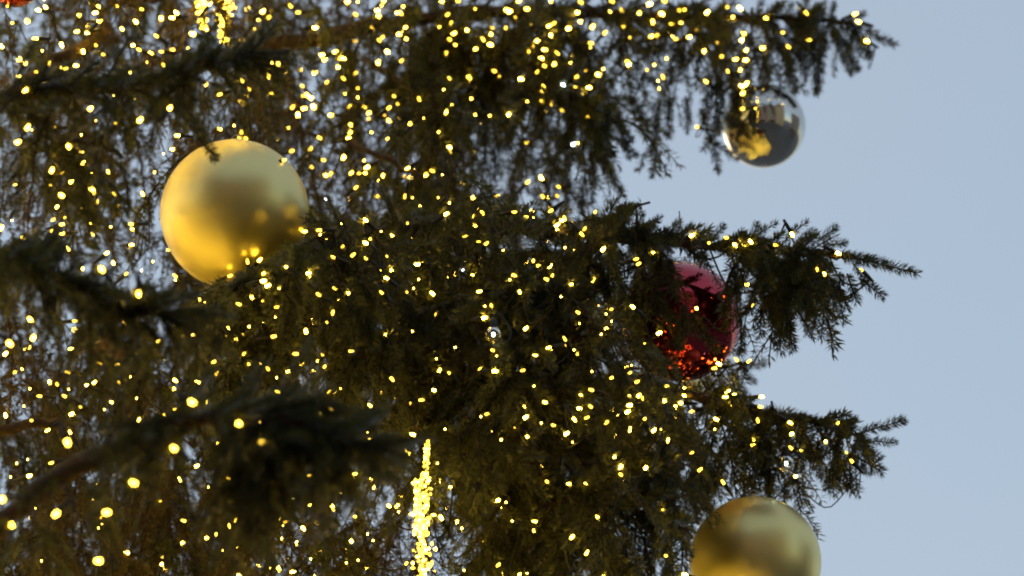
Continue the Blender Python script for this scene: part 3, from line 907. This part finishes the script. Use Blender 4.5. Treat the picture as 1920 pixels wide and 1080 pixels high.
STRINGS = [
    ('string of soft warm lights along the blurred near bough in the bottom left corner', lambda x, y, k: k == 2 and y > 700),
    ('string of large soft warm lights on the dark boughs at the left edge', lambda x, y, k: k in (1, 2) and x < 420),
    ('warm string lights round the tip of the top bough above the champagne bauble', lambda x, y, k: x > 1280 and y < 330),
    ('warm string lights over the top bough between its middle and the tip', lambda x, y, k: 1090 < x <= 1280 and y < 330),
    ('warm string lights hanging in a column below the middle of the top bough', lambda x, y, k: 900 < x <= 1090 and y < 330),
    ('warm string lights below the bare brown stretch of the top bough', lambda x, y, k: 620 < x <= 900 and y < 250),
    ('warm string lights in the gaps between top bough and middle bough', lambda x, y, k: 600 < x <= 1100 and y < 400),
    ('warm string lights in the inner foliage just above and beside the gold bauble', lambda x, y, k: 330 < x <= 660 and y < 400),
    ('warm string lights scattered through the top left foliage above the dark bough', lambda x, y, k: x <= 330 and y < 175),
    ('warm string lights in the thin hanging twigs to the side of the large gold bauble', lambda x, y, k: x <= 330 and y < 500),
    ('warm string lights low in the hanging twigs around the dry leaf', lambda x, y, k: x <= 400 and y < 720),
    ('warm string lights on the upper edge of the middle bough near its tip', lambda x, y, k: x > 1230 and y < 560),
    ('warm string lights along the top of the middle bough beside the pointed sprays', lambda x, y, k: 860 < x <= 1230 and y < 560),
    ('warm string lights where the middle bough arches over the gold bauble', lambda x, y, k: 380 < x <= 860 and y < 560),
    ('warm string lights in the drooping side branch below the large gold bauble', lambda x, y, k: 330 < x <= 680 and y < 735),
    ('warm string lights deep in the drape under the middle bough', lambda x, y, k: 680 < x <= 1060 and y < 735),
    ('warm string lights around the red mirror bauble', lambda x, y, k: x > 1060 and y < 725),
    ('warm string lights looped along the lower right bough to its tip', lambda x, y, k: x > 1300),
    ('warm string lights on the inner half of the lower right bough', lambda x, y, k: 950 < x <= 1300 and y < 880),
    ('warm string lights in the bottom sprays beside the low gold bauble', lambda x, y, k: 860 < x <= 1300),
    ('warm string lights about the bright hanging light bundle at the bottom', lambda x, y, k: 560 < x <= 860),
    ('warm string lights behind the blurred near bough at the bottom', lambda x, y, k: True),
]
buckets = [[] for _ in STRINGS]
for (x, y, k) in LIGHTS:
    for i, (lab, f) in enumerate(STRINGS):
        if f(x, y, k):
            buckets[i].append((x, y, k)); break
for (lab, f), pts in zip(STRINGS, buckets):
    if not pts: continue
    W = [(settle(x, y, k), k) for x, y, k in pts]
    cur = min(range(len(W)), key=lambda i: W[i][0].x)
    left = set(range(len(W))) - {cur}
    order = [cur]
    while left:
        c = min(left, key=lambda i: (W[i][0] - W[order[-1]][0]).length)
        order.append(c); left.discard(c)
    e = empty('light_string', W[order[0]][0], lab, 'string lights', 'strings of warm lights on the spruce')
    ends = [add_bulb(e, W[i][0], W[i][1]) for i in order]
    runs, parts = [], []
    for a, b in zip(ends[:-1], ends[1:]):
        L = (b - a).length
        if L > 0.19:               # the cable runs on hidden inside the tree
            runs.append(parts); parts = []
            continue
        # the cable drops back into the foliage between two bulbs
        near = a.y < .15 and a.x > -.36
        mid = (a + b) / 2 + Vector((rnd.gauss(0, .012), (0.008 + 0.05 * L) if near else (0.04 + 0.3 * L), -0.015 - 0.15 * L))
        V, F = tube_np(smooth_poly([a, a.lerp(mid, .55) + Vector((0, .01, -.004)), mid, b.lerp(mid, .55) + Vector((0, .01, -.004)), b], 10), 0.0020 if near else 0.0013, 5, False)
        parts.append((V, F, 0))
    runs.append(parts)
    for parts in runs:
        if parts:
            V, F, mi = joined(parts)
            link('cable', mesh_np('cable', V, F, mi, [M_WIRE]), e)


# --- dense bundles of lit strings hanging in the gaps
def bundle(label, cols, n, Y):
    c = P(cols[0][0], cols[0][1], Y)
    e = empty('light_bundle', c, label, 'string lights', 'bundles of bright lights')
    Vl, Fl = lathe([(0.0, -0.004), (.0021, -0.001), (.0019, .002), (0.0, 0.004)], 5)
    parts, cab = [], []
    for (x0, y0, w0, x1, y1, w1) in cols:
        m = int(n * abs(y1 - y0) / 250)
        for q in range(m):
            t = rnd.random()
            p = P(x0 + (x1 - x0) * t + rnd.gauss(0, 1) * (w0 + (w1 - w0) * t) * .45, y0 + (y1 - y0) * t, Y + rnd.gauss(0, .02))
            parts.append((Vl @ np.array(rot_hang(rnd.uniform(0, 6), 1.0)).T + np.array(p), Fl[:, ::-1], 0))
        for q in range(4):
            pts = [P(x0 + (x1 - x0) * t + rnd.gauss(0, 1) * (w0 + (w1 - w0) * t) * .5, y0 + (y1 - y0) * t, Y + rnd.gauss(0, .02)) for t in np.linspace(0, 1, 9)]
            V, F = tube_np(smooth_poly(pts, 24), .0014, 5)
            cab.append((V, F, 0))
    V, F, mi = joined(parts)
    mi = (np.arange(len(F)) // len(Fl) % 3 > 0).astype(np.int32)
    tag(link('bulbs', mesh_np('bulbs', V, F, mi, [M_MID, M_DIM]), e), kind='stuff')
    V, F, mi = joined(cab)
    link('cable', mesh_np('cable', V, F, mi, [M_WIRE]), e)


bundle('narrow blazing column of tangled warm lights hanging at the bottom of the tree', [(802, 825, 2, 797, 900, 7), (797, 890, 8, 794, 960, 12), (794, 950, 15, 790, 1110, 15), (782, 900, 5, 780, 1000, 6)], 210, -.28)
bundle('blazing clump of tangled warm lights at the top edge by the brown bough', [(376, -10, 13, 382, 54, 9), (424, -40, 19, 420, 84, 9), (420, -20, 14, 420, 50, 14)], 420, .55)
bundle('small glowing knot of warm lights beside the blazing column', [(722, 855, 3, 720, 885, 4), (656, 880, 6, 664, 925, 6)], 90, .1)


# --- clear strobe bulbs
def glass_mat():
    m, nt, b = mat('clear_glass')
    b.inputs['Base Color'].default_value = (0.93, 0.98, 0.95, 1)
    b.inputs['Transmission Weight'].default_value = 1.0
    b.inputs['Roughness'].default_value = 0.04
    b.inputs['IOR'].default_value = 1.35
    return m


M_GLASS = glass_mat()


def strobe(x, y, Y, r, label, lit):
    c = P(x, y, Y)
    hit = SC.ray_cast(DG, CAM, (c - CAM).normalized())
    if hit[0] and abs((hit[1] - c).length) < .6:
        c = hit[1] - (c - CAM).normalized() * 0.02
    e = empty('strobe_bulb', c, label, 'strobe bulb', 'clear strobe bulbs between the light strings')
    prof = [(math.sin(a) * r, -math.cos(a) * r) for a in np.linspace(0, 2.5, 14)] + [(r * .42, r * 1.0)]
    V, F = lathe(prof, 20)
    g = link('globe', mesh_np('globe', V, F[:, ::-1], None, [M_GLASS]), e); g.location = c
    V, F = lathe([(r * .47, r * .85), (r * .5, r * 1.0), (r * .5, r * 1.9), (r * .3, r * 2.2), (0, r * 2.2)], 14)
    s = link('socket', mesh_np('socket', V, F[:, ::-1], None, [M_WIRE]), e); s.location = c
    V, F = lathe([(0, -r * .25), (r * .2, -r * .15), (r * .22, r * .3), (0, r * .4)], 10)
    f = link('flash_tube', mesh_np('flash_tube', V, F[:, ::-1], None, [M_COOL if lit else M_CAP]), e); f.location = c
    a = [c + Vector(v) * r for v in ((0, 0, 2.2), (.5, .2, 3.0), (1.9, .2, 1.2), (2.0, .1, -.4), (1.2, 0, -1.2), (.5, .4, -.6))]
    V, F = tube_np(smooth_poly(a, 24), .0016, 5)
    link('cable', mesh_np('cable', V, F, None, [M_WIRE]), e)


strobe(1474, 870, .22, .016, 'clear glass strobe bulb in a wire loop under the lower right bough', True)
strobe(925, 628, -.1, .015, 'pale green-white strobe bulb sparkling deep in the middle drape', True)
strobe(868, 507, -.05, .008, 'small cool white strobe bulb below the pointed sprays of the middle bough', True)


# --- a dry leaf caught in the twigs
def dry_leaf():
    c = P(208, 652, -.1)
    V, F = [], []
    n = 12
    for i in range(n + 1):
        t = i / n
        w = 0.022 * math.sin(math.pi * t ** .8) * (1 + .18 * math.sin(t * 22))
        for s in (-1, 0, 1):
            V.append((-.034 + .068 * t, (0.006 * abs(s) + .004 * math.sin(t * 9)), s * w + .005 * math.sin(t * 6)))
    for i in range(n):
        for s in range(2):
            p = i * 3 + s
            F.append((p, p + 1, p + 4)); F.append((p, p + 4, p + 3))
    m, nt, b = mat('dry_leaf')
    noise_col(nt, b, (0.22, 0.10, 0.03), (0.42, 0.22, 0.07), 60.)
    b.inputs['Roughness'].default_value = .7
    e = empty('dry_leaf', c, 'curled brown dry leaf caught among the hanging twigs', 'leaf')
    o = link('blade', mesh_np('blade', V, F, None, [m]), e); o.location = c
    V, F = tube_np([(-.034, 0, 0), (-.05, .004, -.004), (-.062, .004, -.012)], .0011, 5)
    s = link('stalk', mesh_np('stalk', V, F, None, [m]), e); s.location = c


dry_leaf()

# --- small lights buried in the inner foliage, extra ones put in for its warm glow
Vl, Fl = lathe([(0.0, -.0045), (.0034, 0), (0.0, .0045)], 4)
parts = []
for poly, n, y0, y1 in ((F1, 60, 1.0, 1.6), (F2, 70, .6, 1.6), (F3, 230, .25, 1.0)):
    xs = [p[0] for p in poly]; ys = [p[1] for p in poly]
    k = 0
    while k < n:
        x, y = rnd.uniform(min(xs), max(xs)), rnd.uniform(max(-60, min(ys)), min(1140, max(ys)))
        if not inside(x, y, poly): continue
        parts.append((Vl + np.array(P(x, y, rnd.uniform(y0, y1))), Fl[:, ::-1], 0)); k += 1
for k in range(190):  # specks on the front foliage: half-hidden lights, plus needle glints made as emitters
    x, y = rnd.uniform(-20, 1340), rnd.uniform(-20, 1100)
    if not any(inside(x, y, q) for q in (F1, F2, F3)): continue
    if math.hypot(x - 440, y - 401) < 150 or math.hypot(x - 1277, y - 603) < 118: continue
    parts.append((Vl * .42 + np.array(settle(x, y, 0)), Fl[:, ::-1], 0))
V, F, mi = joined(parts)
tag(link('inner_glow_lights', mesh_np('inner_glow_lights', V, F, mi, [M_WARM])), 'tiny warm lights inside the spruce, many added for its glow, and specks for needle glints', 'string lights', None, 'stuff')

# --- lights on the unseen rest of the tree
Vl, Fl = lathe([(0.0, -.009), (.008, 0), (0.0, .009)], 4)
parts = []
for p in OUT_PTS:
    for q in range(6 if (p - FOCUS).length < 3.2 else 3):
        c = np.array(p) + np.array([rnd.gauss(0, .09), rnd.gauss(0, .09), rnd.uniform(-.4, .02)])
        x, y, dd = to_px(c)
        if -150 < x < 2050 and -60 < y < 1140: continue
        parts.append((Vl + c, Fl[:, ::-1], 0))
V, F, mi = joined(parts)
tag(link('outer_lights', mesh_np('outer_lights', V, F, mi, [M_WARM])), 'warm string lights covering the rest of the spruce outside the view', 'string lights', None, 'stuff')


# ------------------------------------------------------------------ houses round the square (mirrored in the baubles)
def box_np(x0, x1, y0, y1, z0, z1):
    V = np.array([(x, y, z) for x in (x0, x1) for y in (y0, y1) for z in (z0, z1)], float)
    F = np.array([(0, 1, 3), (0, 3, 2), (4, 6, 7), (4, 7, 5), (0, 4, 5), (0, 5, 1), (2, 3, 7), (2, 7, 6), (0, 2, 6), (0, 6, 4), (1, 5, 7), (1, 7, 3)], np.int32)
    return V, F


M_PANE = simple('window_glass', (0.03, 0.035, 0.04), 0.08)
M_FRAME = simple('window_frame', (0.55, 0.53, 0.5), 0.5)
M_ROOF = bark_mat('roof_tile', (0.10, 0.045, 0.03), (0.17, 0.08, 0.05))


def house(loc, rz, w, d, floors, col, label):
    h = 1.0 + floors * 3.4
    base = Matrix.Translation(loc) @ Matrix.Rotation(rz, 4, 'Z')
    e = empty('house', loc, label, 'house', 'houses round the square')
    e.rotation_euler = (0, 0, rz)
    m, nt, b = mat('plaster')
    noise_col(nt, b, tuple(c * .85 for c in col), col, 1.2)
    b.inputs['Roughness'].default_value = .9

    def part(name, VF, mt, par=e):
        o = link(name, mesh_np(name, VF[0], VF[1], None, [mt], False), par)
        o.matrix_parent_inverse = Matrix.Identity(4)
        return o
    part('wall', box_np(-w / 2, w / 2, 0, d, 0, h), m)
    part('cornice', box_np(-w / 2 - .2, w / 2 + .2, -.3, -.003, h - .5, h), M_FRAME)
    V = np.array([(-w / 2 - .4, -.6, h), (w / 2 + .4, -.6, h), (w / 2 + .4, d + .6, h), (-w / 2 - .4, d + .6, h), (-w / 2 - .4, d / 2, h + 3), (w / 2 + .4, d / 2, h + 3)], float)
    rf = part('roof', (V, np.array([(0, 1, 5), (0, 5, 4), (2, 3, 4), (2, 4, 5), (0, 4, 3), (1, 2, 5), (0, 3, 2), (0, 2, 1)], np.int32)), M_ROOF)
    part('chimney', box_np(w * .2, w * .2 + .8, d * .4, d * .4 + .8, h + 1.5, h + 4.2), m, rf)
    fr = pn = None
    nw = int(w / 3)
    for fl in range(1, floors):
        for k in range(nw):
            x = -w / 2 + (k + .5) * w / nw
            if fr is None:
                fr = mesh_np('window', *box_np(-.65, .65, -.10, -.003, 0, 2.0), None, [M_FRAME], False)
                pn = mesh_np('pane', *box_np(-.55, .55, -.13, -.103, .1, 1.9), None, [M_PANE], False)
            o = link('window', fr, e); o.matrix_parent_inverse = Matrix.Identity(4); o.location = (x, 0, 1.0 + fl * 3.4 + .7)
            q = link('pane', pn, o); q.matrix_parent_inverse = Matrix.Identity(4)
    part('shop_window', box_np(-w / 2 + 1, w / 2 - 3, -.12, -.003, .6, 3.2), M_PANE)
    part('door', box_np(w / 2 - 2.4, w / 2 - 1.1, -.12, -.003, 0, 2.6), M_ROOF)


# the facade (local -Y) looks at the tree
house((-19, -18, 0), math.pi + 0.35, 14, 10, 6, (.46, .40, .30), 'tall beige house mirrored in the champagne bauble')
house((-5, -21, 0), math.pi, 15, 10, 5, (.48, .33, .28), 'pink house mirrored in the champagne bauble')
house((10.5, -21, 0), math.pi, 15, 10, 6, (.42, .39, .33), 'grey stone house behind the camera across the square')
house((25, -16, 0), math.pi - 0.6, 15, 10, 6, (.50, .44, .32), 'cream corner house on the far side of the square')
house((31, 3, 0), math.pi / 2 + math.pi, 18, 10, 5, (.44, .40, .36), 'long grey house along the side of the square')
